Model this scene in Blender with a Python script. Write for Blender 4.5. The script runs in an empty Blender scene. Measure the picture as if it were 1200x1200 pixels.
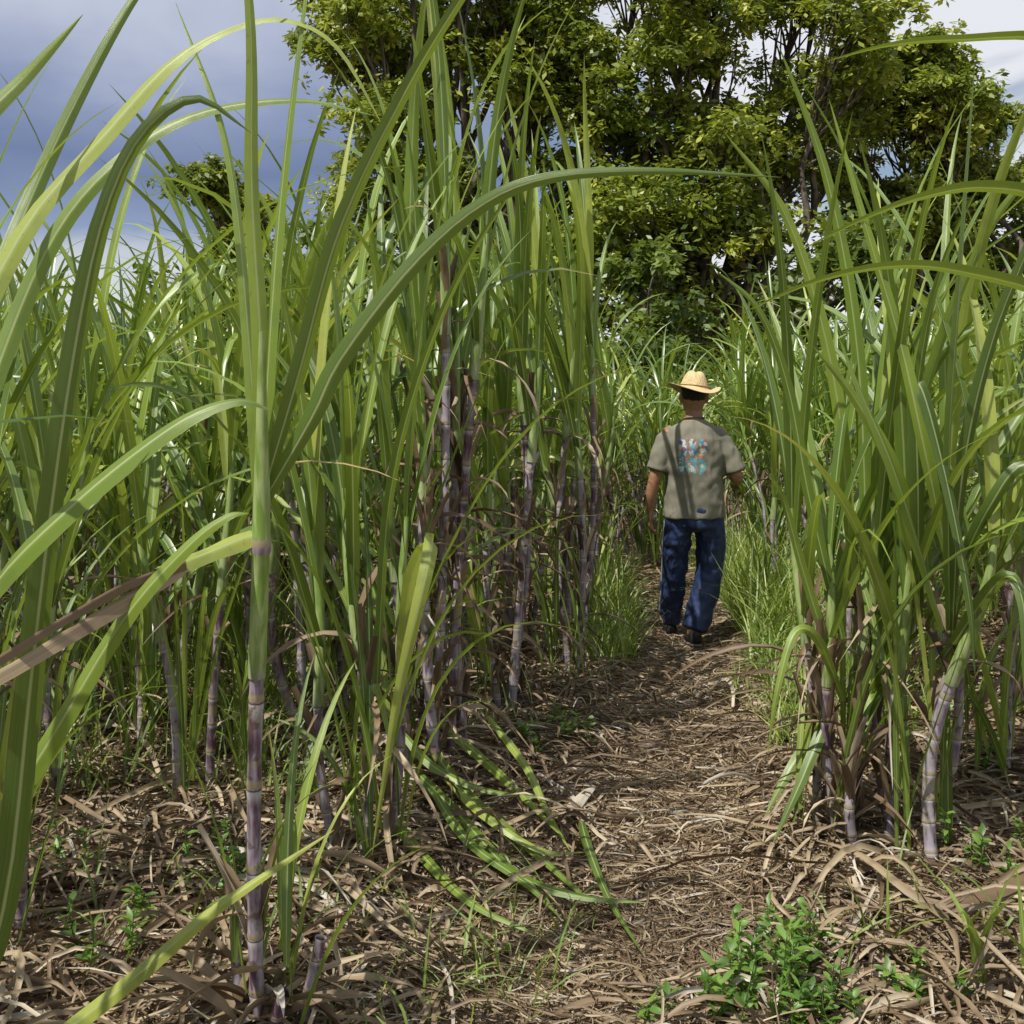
import bpy, math, random
import numpy as np
from mathutils import Vector
R=np.random.default_rng(7)
random.seed(3)
scene=bpy.context.scene
PI=math.pi

# ------------------------------------------------------------------ node helpers
class NT:
    def __init__(s,name):
        s.m=bpy.data.materials.new(name); s.m.use_nodes=True
        s.t=s.m.node_tree; s.t.nodes.clear(); s.n=s.t.nodes; s.l=s.t.links
        s.out=s.n.new('ShaderNodeOutputMaterial')
    def node(s,ty,**k):
        n=s.n.new(ty)
        for a,b in k.items(): setattr(n,a,b)
        return n
    def link(s,a,b): s.l.new(a,b)
    def put(s,sock,v):
        if isinstance(v,bpy.types.NodeSocket): s.l.new(v,sock)
        elif isinstance(v,(tuple,list)) and len(v)==3 and sock.type=='RGBA': sock.default_value=(*v,1)
        else: sock.default_value=v
    def math(s,op,a,b=0.0,c=None,clamp=False):
        n=s.node('ShaderNodeMath',operation=op,use_clamp=clamp)
        s.put(n.inputs[0],a); s.put(n.inputs[1],b)
        if c is not None: s.put(n.inputs[2],c)
        return n.outputs[0]
    def mr(s,v,a,b,c=0.0,d=1.0):
        n=s.node('ShaderNodeMapRange',interpolation_type='SMOOTHSTEP')
        s.put(n.inputs[0],v)
        for i,x in enumerate((a,b,c,d)): s.put(n.inputs[i+1],x)
        return n.outputs[0]
    def mix(s,f,a,b,mode='MIX'):
        n=s.node('ShaderNodeMix',data_type='RGBA',blend_type=mode)
        s.put(n.inputs[0],f); s.put(n.inputs[6],a); s.put(n.inputs[7],b)
        return n.outputs[2]
    def ramp(s,f,stops):
        n=s.node('ShaderNodeValToRGB'); r=n.color_ramp
        while len(r.elements)<len(stops): r.elements.new(0.5)
        for e,(p,c) in zip(r.elements,stops): e.position=p; e.color=(*c,1)
        s.put(n.inputs[0],f); return n.outputs[0]
    def noise(s,vec,scale,detail=3,rough=.55,dist=0):
        n=s.node('ShaderNodeTexNoise')
        if vec is not None: s.l.new(vec,n.inputs['Vector'])
        n.inputs['Scale'].default_value=scale; n.inputs['Detail'].default_value=detail
        n.inputs['Roughness'].default_value=rough; n.inputs['Distortion'].default_value=dist
        return n.outputs['Fac']
    def attr(s,name): return s.node('ShaderNodeAttribute',attribute_name=name).outputs['Fac']
    def uv(s):
        u=s.node('ShaderNodeUVMap',uv_map='UVMap'); x=s.node('ShaderNodeSeparateXYZ')
        s.l.new(u.outputs[0],x.inputs[0]); return u.outputs[0],x.outputs[0],x.outputs[1]
    def mapping(s,vec,sc):
        n=s.node('ShaderNodeMapping'); s.l.new(vec,n.inputs[0]); n.inputs['Scale'].default_value=sc
        return n.outputs[0]
    def obj(s):
        return s.node('ShaderNodeTexCoord').outputs['Object']
    def bump(s,h,strength=.5,dist=.01):
        n=s.node('ShaderNodeBump'); n.inputs['Strength'].default_value=strength
        n.inputs['Distance'].default_value=dist; s.l.new(h,n.inputs['Height']); return n.outputs[0]
    def principled(s,col,rough=.6,spec=.4,normal=None):
        p=s.node('ShaderNodeBsdfPrincipled'); s.put(p.inputs['Base Color'],col)
        s.put(p.inputs['Roughness'],rough); p.inputs['Specular IOR Level'].default_value=spec
        if normal is not None: s.l.new(normal,p.inputs['Normal'])
        return p.outputs[0]
    def cheap(s,col,gl=.06,rough=.4):
        d=s.node('ShaderNodeBsdfDiffuse'); s.put(d.inputs['Color'],col)
        if gl<=0: return d.outputs[0]
        g=s.node('ShaderNodeBsdfAnisotropic'); g.inputs['Color'].default_value=(1,1,1,1); g.inputs['Roughness'].default_value=rough
        m=s.node('ShaderNodeMixShader'); m.inputs[0].default_value=gl
        s.l.new(d.outputs[0],m.inputs[1]); s.l.new(g.outputs[0],m.inputs[2]); return m.outputs[0]
    def finish(s,sh,trans=None,tf=.3):
        if trans is not None:
            t=s.node('ShaderNodeBsdfTranslucent'); s.put(t.inputs['Color'],trans)
            m=s.node('ShaderNodeMixShader'); m.inputs[0].default_value=tf
            s.l.new(sh,m.inputs[1]); s.l.new(t.outputs[0],m.inputs[2]); sh=m.outputs[0]
        s.l.new(sh,s.out.inputs[0]); return s.m

# ------------------------------------------------------------------ materials
def mat_leaf(name,near):
    t=NT(name); uvv,u,v=t.uv()
    rnd=t.attr('rnd'); dry=t.attr('dry')
    oi=t.node('ShaderNodeObjectInfo').outputs['Random']
    k=t.math('ADD',rnd,t.math('MULTIPLY',t.math('SUBTRACT',oi,.5),.25)) if not near else rnd
    base=t.ramp(k,[(0.0,(.035,.085,.012)),(.35,(.10,.185,.022)),(.7,(.23,.335,.042)),(1.0,(.46,.51,.10))])
    ab=t.math('ABSOLUTE',t.math('SUBTRACT',u,.5))
    mid=t.mr(ab,.03,.075,.8,0)
    mid=t.math('MULTIPLY',mid,t.mr(v,.6,1,1,.1))
    b=None; rough=.42
    if near:
        st=t.noise(t.mapping(uvv,(55,2.0,1)),1.0,2)
        base=t.mix(t.mr(st,.3,.7,0,.3),base,(.30,.39,.08))
        mo=t.noise(t.obj(),9,3)
        base=t.mix(t.mr(mo,.45,.75,0,.35),base,(.06,.12,.02))
        edge=t.mr(t.math('ADD',ab,t.math('MULTIPLY',t.noise(t.mapping(uvv,(2,14,1)),1,3),.12)),.53,.58,0,.6)
        base=t.mix(edge,base,(.40,.33,.12))
        sp=t.mr(t.noise(t.obj(),70,2),.66,.74,0,.5)
        base=t.mix(sp,base,(.24,.14,.05))
        b=t.bump(st,.35,.002); rough=t.mr(mo,.3,.7,.32,.46)
    base=t.mix(mid,base,(.46,.52,.25))
    n2=t.noise(t.mapping(uvv,(5,7,1)),1.0,1)
    dm=t.mr(t.math('ADD',t.math('ADD',v,dry),t.math('MULTIPLY',t.math('SUBTRACT',n2,.5),.5)),.98,1.12)
    base=t.mix(dm,base,(.44,.32,.14))
    tr=t.mix(.5,base,(.42,.54,.03))
    if near: return t.finish(t.principled(base,rough,.8,b),tr,.32)
    return t.finish(t.cheap(base,.09,.36),tr,.30)
def mat_dry(name='dry_cane_leaf'):
    t=NT(name); uvv,u,v=t.uv(); rnd=t.attr('rnd')
    c=t.ramp(rnd,[(0,(.075,.048,.028)),(.3,(.21,.145,.085)),(.6,(.40,.31,.195)),(.85,(.60,.50,.345)),(1,(.68,.64,.56))])
    st=t.noise(t.mapping(uvv,(40,3,1)),1,1)
    c=t.mix(t.mr(st,.35,.65,0,.45),c,(.17,.115,.07))
    n=t.noise(t.obj(),14,1)
    c=t.mix(t.mr(n,.5,.7,0,.5),c,(.12,.08,.055))
    n3=t.noise(t.obj(),1.7,2)
    c=t.mix(t.mr(n3,.42,.68,0,.45),c,(.13,.09,.06))
    return t.finish(t.cheap(c,.03,.5),c,.12)
def mat_stalk():
    t=NT('cane_stalk'); uvv,u,v=t.uv(); g=t.attr('dry'); rnd=t.attr('rnd')
    o=t.obj(); f=t.math('FRACT',v)
    n=t.noise(o,6,3); n2=t.noise(t.mapping(o,(60,60,9)),1,3)
    c=t.mix(t.mr(n,.38,.62),(.10,.045,.068),(.23,.17,.22))
    c=t.mix(t.mr(t.math('ADD',n2,t.math('MULTIPLY',rnd,.2)),.46,.72,0,.72),c,(.43,.40,.45))
    c=t.mix(t.mr(t.noise(o,11,2),.54,.7,0,.6),c,(.32,.29,.14))
    c=t.mix(t.mr(f,.80,.95,0,.6),c,(.52,.50,.51))
    ring=t.math('MULTIPLY',t.mr(f,.0,.03,0,1),t.mr(f,.08,.13,1,0))
    c=t.mix(t.math('MULTIPLY',ring,.8),c,(.34,.28,.15))
    c=t.mix(t.mr(f,.975,.99,0,.9),c,(.06,.04,.025))
    c=t.mix(t.mr(t.noise(o,30,3),.56,.68,0,.75),c,(.09,.055,.04))
    gc=t.mix(t.mr(n2,.35,.65),(.17,.27,.05),(.34,.42,.17))
    c=t.mix(t.mr(g,.25,.75),c,gc)
    return t.finish(t.principled(c,.48,.4,t.bump(n2,.3,.003)))
def mat_ground():
    t=NT('soil_ground'); o=t.obj()
    n=t.noise(o,1.3,4); n2=t.noise(o,22,5,.65); n3=t.noise(t.mapping(o,(70,18,20)),1,3)
    c=t.mix(t.mr(n,.35,.65),(.11,.072,.042),(.22,.155,.095))
    c=t.mix(t.mr(n2,.4,.68,0,.8),c,(.36,.27,.17))
    c=t.mix(t.mr(n3,.5,.7,0,.6),c,(.08,.052,.03))
    h=t.math('ADD',n2,n3)
    return t.finish(t.principled(c,.9,.15,t.bump(h,.9,.03)))
def mat_treeleaf(name,a,b,c3):
    t=NT(name); rnd=t.attr('rnd')
    c=t.ramp(rnd,[(0,a),(.5,b),(1,c3)])
    return t.finish(t.cheap(c,.06,.45),t.mix(.4,c,(.46,.52,.04)),.34)
def mat_bark():
    t=NT('tree_bark'); n=t.noise(t.mapping(t.obj(),(6,6,1.2)),1,5)
    c=t.mix(t.mr(n,.35,.65),(.05,.04,.03),(.17,.14,.11))
    return t.finish(t.principled(c,.9,.2,t.bump(n,.8,.05)))
def mat_simple(name,a,b,scale=30,rough=.8,bumpd=.004,sc=(1,1,1),spec=.3,bs=.5):
    t=NT(name); n=t.noise(t.mapping(t.obj(),sc),scale,4)
    c=t.mix(t.mr(n,.35,.65),a,b)
    return t.finish(t.principled(c,rough,spec,t.bump(n,bs,bumpd)))
M_LEAF=mat_leaf('cane_leaf',True); M_LEAFF=mat_leaf('cane_leaf_field',False)
M_DRY=mat_dry(); M_STALK=mat_stalk(); M_GROUND=mat_ground()
M_TL=mat_treeleaf('tree_foliage',(.065,.115,.014),(.19,.255,.028),(.44,.47,.06))
M_SH=mat_treeleaf('shrub_foliage',(.035,.075,.012),(.09,.15,.02),(.18,.25,.035))
M_WEED=mat_treeleaf('weed_foliage',(.06,.14,.02),(.11,.23,.035),(.20,.34,.055))
M_BARK=mat_bark()

# ------------------------------------------------------------------ mesh accumulator
class Acc:
    def __init__(s): s.V=[];s.F=[];s.U=[];s.M=[];s.R=[];s.D=[];s.n=0
    def grid(s,P,u,v,mat,rnd,dry):
        N,S,C,_=P.shape
        idx=np.arange(N*S*C).reshape(N,S,C)+s.n
        f=np.stack([idx[:,:-1,:-1],idx[:,:-1,1:],idx[:,1:,1:],idx[:,1:,:-1]],-1).reshape(-1,4)
        uv=np.empty((N,S,C,2)); uv[...,0]=u[None,None,:]; uv[...,1]=v[:,:,None]
        uvf=uv.reshape(-1,2)
        s.U.append(uvf[(f-s.n).ravel()])
        s.V.append(P.reshape(-1,3)); s.F.append(f); s.M.append(np.full(len(f),mat))
        s.R.append(np.repeat(rnd,S*C))
        dry=np.asarray(dry,float)
        if dry.ndim==1: s.D.append(np.repeat(dry,S*C))
        else: s.D.append(np.repeat(dry.reshape(-1),C))
        s.n+=N*S*C
    def mesh(s,name,mats):
        V=np.concatenate(s.V).astype(np.float32);F=np.concatenate(s.F).astype(np.int32)
        me=bpy.data.meshes.new(name)
        me.vertices.add(len(V)); me.vertices.foreach_set('co',V.ravel())
        me.loops.add(F.size); me.loops.foreach_set('vertex_index',F.ravel())
        me.polygons.add(len(F))
        me.polygons.foreach_set('loop_start',np.arange(0,F.size,4,dtype=np.int32))
        me.polygons.foreach_set('material_index',np.concatenate(s.M).astype(np.int32))
        me.update(calc_edges=True)
        ul=me.uv_layers.new(name='UVMap'); ul.data.foreach_set('uv',np.concatenate(s.U).astype(np.float32).ravel())
        for nm,arr in (('rnd',s.R),('dry',s.D)):
            a=me.attributes.new(nm,'FLOAT','POINT'); a.data.foreach_set('value',np.concatenate(arr).astype(np.float32))
        me.polygons.foreach_set('use_smooth',np.ones(len(F),dtype=bool))
        for m in mats: me.materials.append(m)
        me.update(); return me
def addobj(name,me,parent=None,loc=(0,0,0),rot=0,sc=1):
    o=bpy.data.objects.new(name,me); scene.collection.objects.link(o)
    o.location=loc; o.rotation_euler=(0,0,rot); o.scale=(sc,sc,sc)
    if parent: o.parent=parent
    return o
def empty(name,loc=(0,0,0)):
    o=bpy.data.objects.new(name,None); o.location=loc; scene.collection.objects.link(o); return o
MATS=[M_LEAF,M_STALK,M_DRY]; MATSF=[M_LEAFF,M_STALK,M_DRY]

def ribbon(acc,P,side,W,C,fold,mat,rnd,dry,wave=.08,prof='cane'):
    N,S,_=P.shape
    s=np.linspace(0,1,S)
    T=np.gradient(P,axis=1); T/=np.linalg.norm(T,axis=2,keepdims=True)+1e-9
    side=side-T*(side*T).sum(2,keepdims=True); side/=np.linalg.norm(side,axis=2,keepdims=True)+1e-9
    n=np.cross(T,side)
    if prof=='cane': w=np.minimum(1,.55+s*2.2)*(1-s**2.0)**.85+.015
    elif prof=='ovate': w=np.sin(PI*np.clip(s,0.02,.985))**.8
    elif prof=='strip': w=.65+.35*np.sin(PI*s)
    elif prof=='even': w=np.clip(1.15-s*.35,0,1)
    w=W[:,None]*w[None,:]/2
    c=np.linspace(-1,1,C)
    ph=R.uniform(0,6.28,N)[:,None]; fr=R.uniform(8,22,N)[:,None]
    wv=np.sin(s[None,:]*fr+ph)*wave
    off=side[:,:,None,:]*(c[None,None,:,None]*w[:,:,None,None])
    fo=(np.abs(c)[None,None,:]*fold+ c[None,None,:]*wv[:,:,None])*w[:,:,None]
    G=P[:,:,None,:]+off+n[:,:,None,:]*fo[...,None]
    acc.grid(G,(c+1)/2,np.tile(s,(N,1)),mat,np.asarray(rnd,float),np.asarray(dry,float))
def leafb(acc,base,az,th0,bend,L,W,S=11,C=3,fold=.35,pw=1.4,mat=0,rnd=None,dry=None,twist=None,drift=None,wave=.08,prof='cane'):
    N=len(L); s=np.linspace(0,1,S)[None,:]
    th=th0[:,None]+bend[:,None]*s**pw
    if drift is None: drift=R.normal(0,.25,N)
    a=az[:,None]+drift[:,None]*s
    d=np.stack([np.sin(th)*np.cos(a),np.sin(th)*np.sin(a),np.cos(th)],-1)
    st=d*(L/(S-1))[:,None,None]
    P=np.cumsum(st,1)-st[:,:1]+base[:,None,:]
    side=np.stack([-np.sin(a),np.cos(a),np.zeros_like(a)],-1)
    n=np.cross(d,side)
    if twist is None: twist=R.normal(0,.5,N)
    tw=(twist[:,None]*s+R.normal(0,.25,N)[:,None])[...,None]
    side=np.cos(tw)*side+np.sin(tw)*n
    if rnd is None: rnd=R.uniform(0,1,N)
    if dry is None: dry=np.clip(R.normal(-.05,.08,N),-.25,.25)
    ribbon(acc,P,side,W,C,fold,mat,rnd,dry,wave,prof)
def tube(acc,P,rad,v,sides,mat,rnd,dry):
    T=np.gradient(P,axis=0);T/=np.linalg.norm(T,axis=1,keepdims=True)+1e-9
    ref=np.array([1.,.13,.0]) if abs(T[:,2]).mean()>.5 else np.array([0,0.1,1.])
    A=np.cross(T,ref);A/=np.linalg.norm(A,axis=1,keepdims=True);B=np.cross(T,A)
    a=np.linspace(0,2*PI,sides+1)
    G=P[:,None,:]+rad[:,None,None]*(np.cos(a)[None,:,None]*A[:,None,:]+np.sin(a)[None,:,None]*B[:,None,:])
    dry=np.asarray(dry,float)
    if dry.ndim==0: dry=np.full(len(P),float(dry))
    acc.grid(G[None],a/(2*PI),v[None],mat,np.array([rnd]),dry[None])

def cane_stalk(acc,base,top,r,nodelen=.13,sheath=.45,sides=8,green=0.0,bow=.03,rng=R):
    base=np.array(base,float);top=np.array(top,float)
    H=np.linalg.norm(top-base); d=(top-base)/H
    bw=np.array([rng.normal(0,bow),rng.normal(0,bow),0])
    def pos(l):
        t=np.asarray(l)/H
        return base+d*np.asarray(l)[...,None]+bw*(np.sin(PI*np.clip(t,0,1.4)))[...,None]
    ls=[];rs=[];vs=[]
    l=0;k=0
    while l<H:
        nl=nodelen*rng.uniform(.75,1.2)*(.7+.5*min(1,l/.6))
        for fr,rr in ((0,1.03),(.05,1.15),(.11,1.02),(.3,.98),(.6,.97),(.88,1.0),(.97,1.09)):
            if l+fr*nl<=H+.03: ls.append(l+fr*nl);rs.append(r*rr);vs.append(k+fr)
        l+=nl;k+=1
    ls=np.array(ls);rs=np.array(rs)*(1-.12*ls/H);vs=np.array(vs,float)
    tube(acc,pos(ls),rs,vs,sides,1,rng.uniform(),np.full(len(ls),green))
    if sheath>0:
        l2=np.linspace(H-.10,H+sheath,11); q=np.linspace(0,1,11)
        r2=r*(1.16-.12*q)*(1-.55*q**2)
        tube(acc,pos(l2),r2,q*.6+.15,sides,1,rng.uniform(),np.linspace(.55,1,11))
    return pos,H
def foldaz(az,keep):
    # keep = sign * softness: leaves that would lie straight across the trodden path are pushed back
    if keep==0: return az
    sgn=1 if keep>0 else -1; amt=-.15 if abs(keep)>=1 else -.15-abs(1-abs(keep))
    bad=np.cos(az)*sgn<amt
    return np.where(bad,PI-az+R.normal(0,.3,len(az)),az)
def crown(acc,pos,H,r,sheath,nl,hd,Lr=(1.1,1.7),W=(.035,.055),az0=None,spread=1.0,keep=0):
    S,C=(16,5) if hd else (10,3)
    i=np.arange(nl); q=(i+.5)/nl
    l=H-.05+q*(sheath+.05)
    base=pos(l)
    az0=R.uniform(0,2*PI) if az0 is None else az0
    az=foldaz(az0+i*PI+R.normal(0,.55,nl),keep)
    th0=(.62*(1-q)+.06)*R.uniform(.6,1.2,nl)*spread
    bend=(1.6*(1-q)+.75)*R.uniform(.35,1.35,nl)*spread
    L=R.uniform(*Lr,nl)*(1-.25*np.abs(q-.6))
    Wd=R.uniform(*W,nl)
    rn=np.clip(R.normal(.46,.30,nl)+.15*(q-.5),0,1)
    dr=np.where(q<.2,R.uniform(-.05,.35,nl),R.normal(-.08,.07,nl))
    leafb(acc,base,az,th0,bend,L,Wd,S,C,.35,R.uniform(1.5,2.6),0,rn,dr)
def drylv(acc,pos,H,n,hd,lo=.05):
    S,C=(9,3)
    l=R.uniform(lo,H+.05,n)
    leafb(acc,pos(l),R.uniform(0,2*PI,n),R.uniform(.1,.5,n),R.uniform(1.8,2.7,n),R.uniform(.2,.6,n),R.uniform(.010,.028,n),S,C,.8,.45,2,
          np.clip(R.normal(.45,.25,n),0,1),np.zeros(n),R.normal(0,1.5,n),R.normal(0,.8,n),.35)
    n2=max(2,n+n//2)
    l=R.uniform(0,H,n2)
    leafb(acc,pos(l)+R.normal(0,.006,(n2,3)),R.uniform(0,2*PI,n2),R.uniform(.02,.22,n2),R.uniform(0,.5,n2),R.uniform(.15,.4,n2),R.uniform(.02,.04,n2),5,3,.9,1,2,
          np.clip(R.normal(.45,.25,n2),0,1),np.zeros(n2),R.normal(0,.8,n2),None,.2,'strip')
def tiller(acc,base,n,Lr,hd=False,W=(.018,.035),th=.32,keep=0):
    S,C=(12,3)
    b=np.tile(np.array(base,float),(n,1))+R.normal(0,.02,(n,3))*[1,1,0]
    b[:,2]+=np.linspace(0,.25,n)
    leafb(acc,b,foldaz(R.uniform(0,2*PI,n),keep),R.uniform(.02,th,n),R.uniform(.1,2.0,n),R.uniform(*Lr,n),R.uniform(*W,n),S,C,.4,2.2,0,np.clip(R.normal(.46,.28,n),0,1))
def clump(nst,hr,hd=False,radius=.16,lean=.13,ntil=3,nleaf=8,ndry=3,rr=(.014,.02),Lr=(1.0,1.5),spread=1.0):
    a=Acc()
    for k in range(nst):
        an=R.uniform(0,2*PI); rad=radius*math.sqrt(R.uniform())
        b=np.array([rad*math.cos(an),rad*math.sin(an),-.02])
        h=R.uniform(*hr); ln=R.normal(0,lean,2)+b[:2]*.5
        r=R.uniform(*rr); sh=R.uniform(.3,.5)
        pos,H=cane_stalk(a,b,b+np.array([ln[0]*h,ln[1]*h,h]),r,sheath=sh,sides=6,green=0,bow=.05)
        crown(a,pos,H,r,sh,nleaf,hd,Lr,spread=spread)
        drylv(a,pos,H,ndry,hd)
    for k in range(ntil):
        an=R.uniform(0,2*PI); rad=radius*1.6*math.sqrt(R.uniform())
        tiller(a,(rad*math.cos(an),rad*math.sin(an),0),6,(.6,1.4))
    return a

# ------------------------------------------------------------------ path + ground
PY=np.array([-5,0,2.77,3.78,5.2,6.9,9,10.4,14,22,60]);PX=np.array([-.6,-.15,.22,.45,.82,1.1,1.22,1.25,1.0,.5,-3])
def xc(y): return np.interp(y,PY,PX)
def hfun(x,y):
    d=np.abs(x-xc(y))
    h=.05*(1-np.exp(-(d/.55)**2))
    h=h+.018*np.sin(x*3.1+y*1.3)*np.sin(y*2.3-x*.7)+.012*np.sin(x*9+1)*np.sin(y*8+2*x)
    far=np.clip((np.hypot(x,y)-14)/10,0,1)
    return (h-.045)*(1-far)
def axis(lo,hi,step,far,n=26):
    c=np.arange(lo,hi+step/2,step); g=np.geomspace(step*2,far,n)
    return np.concatenate([lo-g[::-1],c,hi+g])
gx=axis(-5,6,.07,400);gy=axis(-1,13,.08,600)
X,Y=np.meshgrid(gx,gy)
Z=hfun(X,Y)+np.where((np.abs(X)<8)&(Y<16),R.normal(0,.004,X.shape),0)
a=Acc(); P=np.stack([X,Y,Z],-1)[None]
a.grid(P,np.linspace(0,1,len(gx)),np.linspace(0,1,len(gy))[None],0,np.array([.5]),np.array([0.]))
addobj('ground',a.mesh('ground',[M_GROUND]))

# ------------------------------------------------------------------ dry litter
def litter(a,n,xr,yr,Lr,Wr,zmax,rn=(.5,.27),prob=None,rel=False):
    x=R.uniform(*xr,n); y=R.uniform(*yr,n)
    if rel: x=x+xc(y)
    if prob is not None:
        k=R.uniform(0,1,n)<prob(x,y); x=x[k];y=y[k];n=len(x)
    L=R.uniform(*Lr,n);W=R.uniform(*Wr,n);S=7
    az=R.uniform(0,2*PI,n);cur=R.normal(0,1.1,n);s=np.linspace(0,1,S)[None,:]
    A=az[:,None]+cur[:,None]*(s-.5)
    d=np.stack([np.cos(A),np.sin(A),np.zeros_like(A)],-1)*(L/(S-1))[:,None,None]
    P=np.cumsum(d,1); P-=P[:,3:4]; P[...,0]+=x[:,None];P[...,1]+=y[:,None]
    arch=R.uniform(0,1,n)**3*zmax
    P[...,2]=hfun(P[...,0],P[...,1])+.004+R.uniform(0,.025,n)[:,None]+arch[:,None]*np.sin(PI*np.clip(s*1.1+R.uniform(-.3,.2,n)[:,None],0,1))+R.normal(0,.25,n)[:,None]*(s-.5)*L[:,None]*.25
    P[...,2]=np.maximum(P[...,2],hfun(P[...,0],P[...,1])+.003)
    side=np.stack([-np.sin(A),np.cos(A),np.zeros_like(A)],-1)
    ro=R.normal(0,.8,n)[:,None]+R.normal(0,.9,n)[:,None]*s
    side=side*np.cos(ro)[...,None]; side[...,2]+=np.sin(ro)
    ribbon(a,P,side,W,3,.7,0,np.clip(R.normal(*rn,n),0,1),np.zeros(n),.2,'strip')
a=Acc()
off=lambda x,y: np.clip((np.abs(x-xc(y))-.15)/.4,.16,1)
litter(a,15000,(-3.2,3.6),(1.8,6.2),(.08,.38),(.004,.017),.08,prob=off)
litter(a,15000,(-.75,.75),(1.9,9.5),(.03,.20),(.0025,.009),.012,(.55,.27),rel=True)
litter(a,7000,(-.5,.5),(1.9,9.5),(.01,.07),(.002,.007),.004,(.5,.3),rel=True)
litter(a,8000,(-1.6,3.0),(1.8,5),(.02,.14),(.002,.007),.012,(.55,.3))
litter(a,4500,(-4.0,5.0),(6,10),(.12,.5),(.007,.02),.10,prob=off)
litter(a,1400,(-3.4,3.6),(1.8,6),(.4,.8),(.010,.024),.13,(.62,.22),prob=off)
addobj('dry_cane_litter',a.mesh('dry_cane_litter',[M_DRY]))

# ------------------------------------------------------------------ cane field (instanced mass)
field=empty('sugarcane_field')
variants=[clump(int(R.integers(4,6)),(.55,1.15),ntil=3,nleaf=8,radius=.24).mesh('cane_clump_%d'%i,MATSF) for i in range(9)]
young=[clump(2,(.4,.7),ntil=6,nleaf=8,radius=.24).mesh('cane_clump_y%d'%i,MATSF) for i in range(3)]
cnt=0
for iy,y0 in enumerate(np.arange(4.8,16.6,.72)):
    for x0 in np.arange(-12,13,.74):
        x=x0+R.uniform(-.28,.28)+(.37 if iy%2 else 0); y=y0+R.uniform(-.25,.25)
        d=x-xc(y)
        if x<-.50*y-.8 or x>.52*y+.8: continue
        if y<8 and -0.85<d<0.90: continue
        if y<9.4 and -0.60<d<0.75: continue
        if d<0 and y<7.0 and d>-1.35: continue
        if d>0 and y<5.9+.5*max(0,2.6-x): continue
        me=variants[int(R.integers(len(variants)))] if R.uniform()<.84 else young[int(R.integers(3))]
        s=R.uniform(.88,1.12)
        if abs(d)<1.5 and d>0: s*=.84
        if y>11: s*=.92
        if y>9.4 and abs(d)<1: s*=.85
        addobj('clump',me,field,(x,y,float(hfun(x,y))),R.uniform(0,6.28),s); cnt+=1
print('clumps',cnt)

# ------------------------------------------------------------------ individual near plants
def crv(pts,S):
    p=np.array(pts,float); p=np.vstack([2*p[0]-p[1],p,2*p[-1]-p[-2]])
    n=len(p)-3; t=np.linspace(0,n-1e-6,S); i=t.astype(int); f=(t-i)[:,None]
    a,b,c,d=p[i],p[i+1],p[i+2],p[i+3]
    return .5*((2*b)+(-a+c)*f+(2*a-5*b+4*c-d)*f**2+(-a+3*b-3*c+d)*f**3)
def hleaf(acc,pts,W,facing=(.2,-1,.5),rnd=.5,dry=-.1,mat=0,fold=.35,S=30,wave=.05,prof='cane'):
    P=crv(pts,S)[None]; T=np.gradient(P,axis=1)
    side=np.cross(T,np.array(facing,float)[None,None,:])
    ribbon(acc,P,side,np.array([W]),7,fold,mat,[rnd],[dry],wave,prof)
def shrink(pts,y): return [(p[0],y,p[1]) for p in pts]

# plant A
a=Acc()
pos,H=cane_stalk(a,(-.62,2.72,-.02),(-.60,2.62,.98),.0185,.17,0,12,0,.006)
ls=np.array([.93,.97,1.05,1.15,1.225,1.235,1.25,1.262,1.275,1.35,1.45,1.6,1.75])
rr=np.array([.0205,.0215,.0210,.0208,.0208,.024,.0245,.024,.021,.020,.017,.012,.006])
tube(a,pos(ls),rr,np.array([.2,.25,.3,.4,.5,.55,.02,.05,.2,.3,.4,.5,.6]),12,1,.6,np.array([.5,.65,.75,.85,.8,.3,.1,.4,.8,1,1,1,1.]))
hleaf(a,[(-.6,2.62,1.3),(-.47,2.6,1.52),(-.4,2.6,1.66),(-.24,2.6,1.87),(-.08,2.58,2.01),(.08,2.56,2.075),(.32,2.55,2.09),(.62,2.55,2.075)],.05,(.1,-1,-.1),.2)
hleaf(a,[(-.6,2.62,1.3),(-.5,2.6,1.62),(-.4,2.58,1.96),(-.24,2.55,2.28),(-.08,2.5,2.52),(.1,2.45,2.75)],.05,(.9,-1,.1),.12)
hleaf(a,[(-.6,2.62,1.3),(-.588,2.60,1.65),(-.605,2.58,2.05),(-.60,2.54,2.45),(-.64,2.48,2.9)],.042,(.35,-1,.1),.75)
hleaf(a,shrink([(-.59,1.3),(-.565,1.75),(-.53,2.15),(-.46,2.7)],2.6),.044,(-.8,-1,.1),.6)
hleaf(a,[(-.6,2.62,1.3),(-.64,2.7,1.7),(-.72,2.8,2.2),(-.88,2.9,2.6)],.034,(.8,-1,.1),.7)
hleaf(a,[(-.60,2.60,1.25),(-.645,2.56,1.235),(-.70,2.5,1.215),(-.76,2.42,1.196)],.05,(0,-1,.8),.95,.05,0,.5,14,.1,'even')
hleaf(a,[(-.735,2.44,1.205),(-.80,2.32,1.165),(-.86,2.2,1.128),(-.93,2.03,1.082),(-1.02,1.85,1.04),(-1.1,1.7,1.01)],.038,(-.2,-1,.9),.6,0,2,1.3,18,.2,'even')
hleaf(a,[(-.72,2.45,1.21),(-.80,2.31,1.19),(-.87,2.19,1.15),(-.95,2.0,1.095),(-1.03,1.83,1.035)],.022,(0,-1,.8),.3,0,2,1.5,18,.2,'even')
drylv(a,pos,.45,3,True)
for b,n in (((-.66,2.72,0),5),((-.56,2.78,0),5),((-.50,2.62,0),3)): tiller(a,b,n,(.3,.8))
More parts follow.
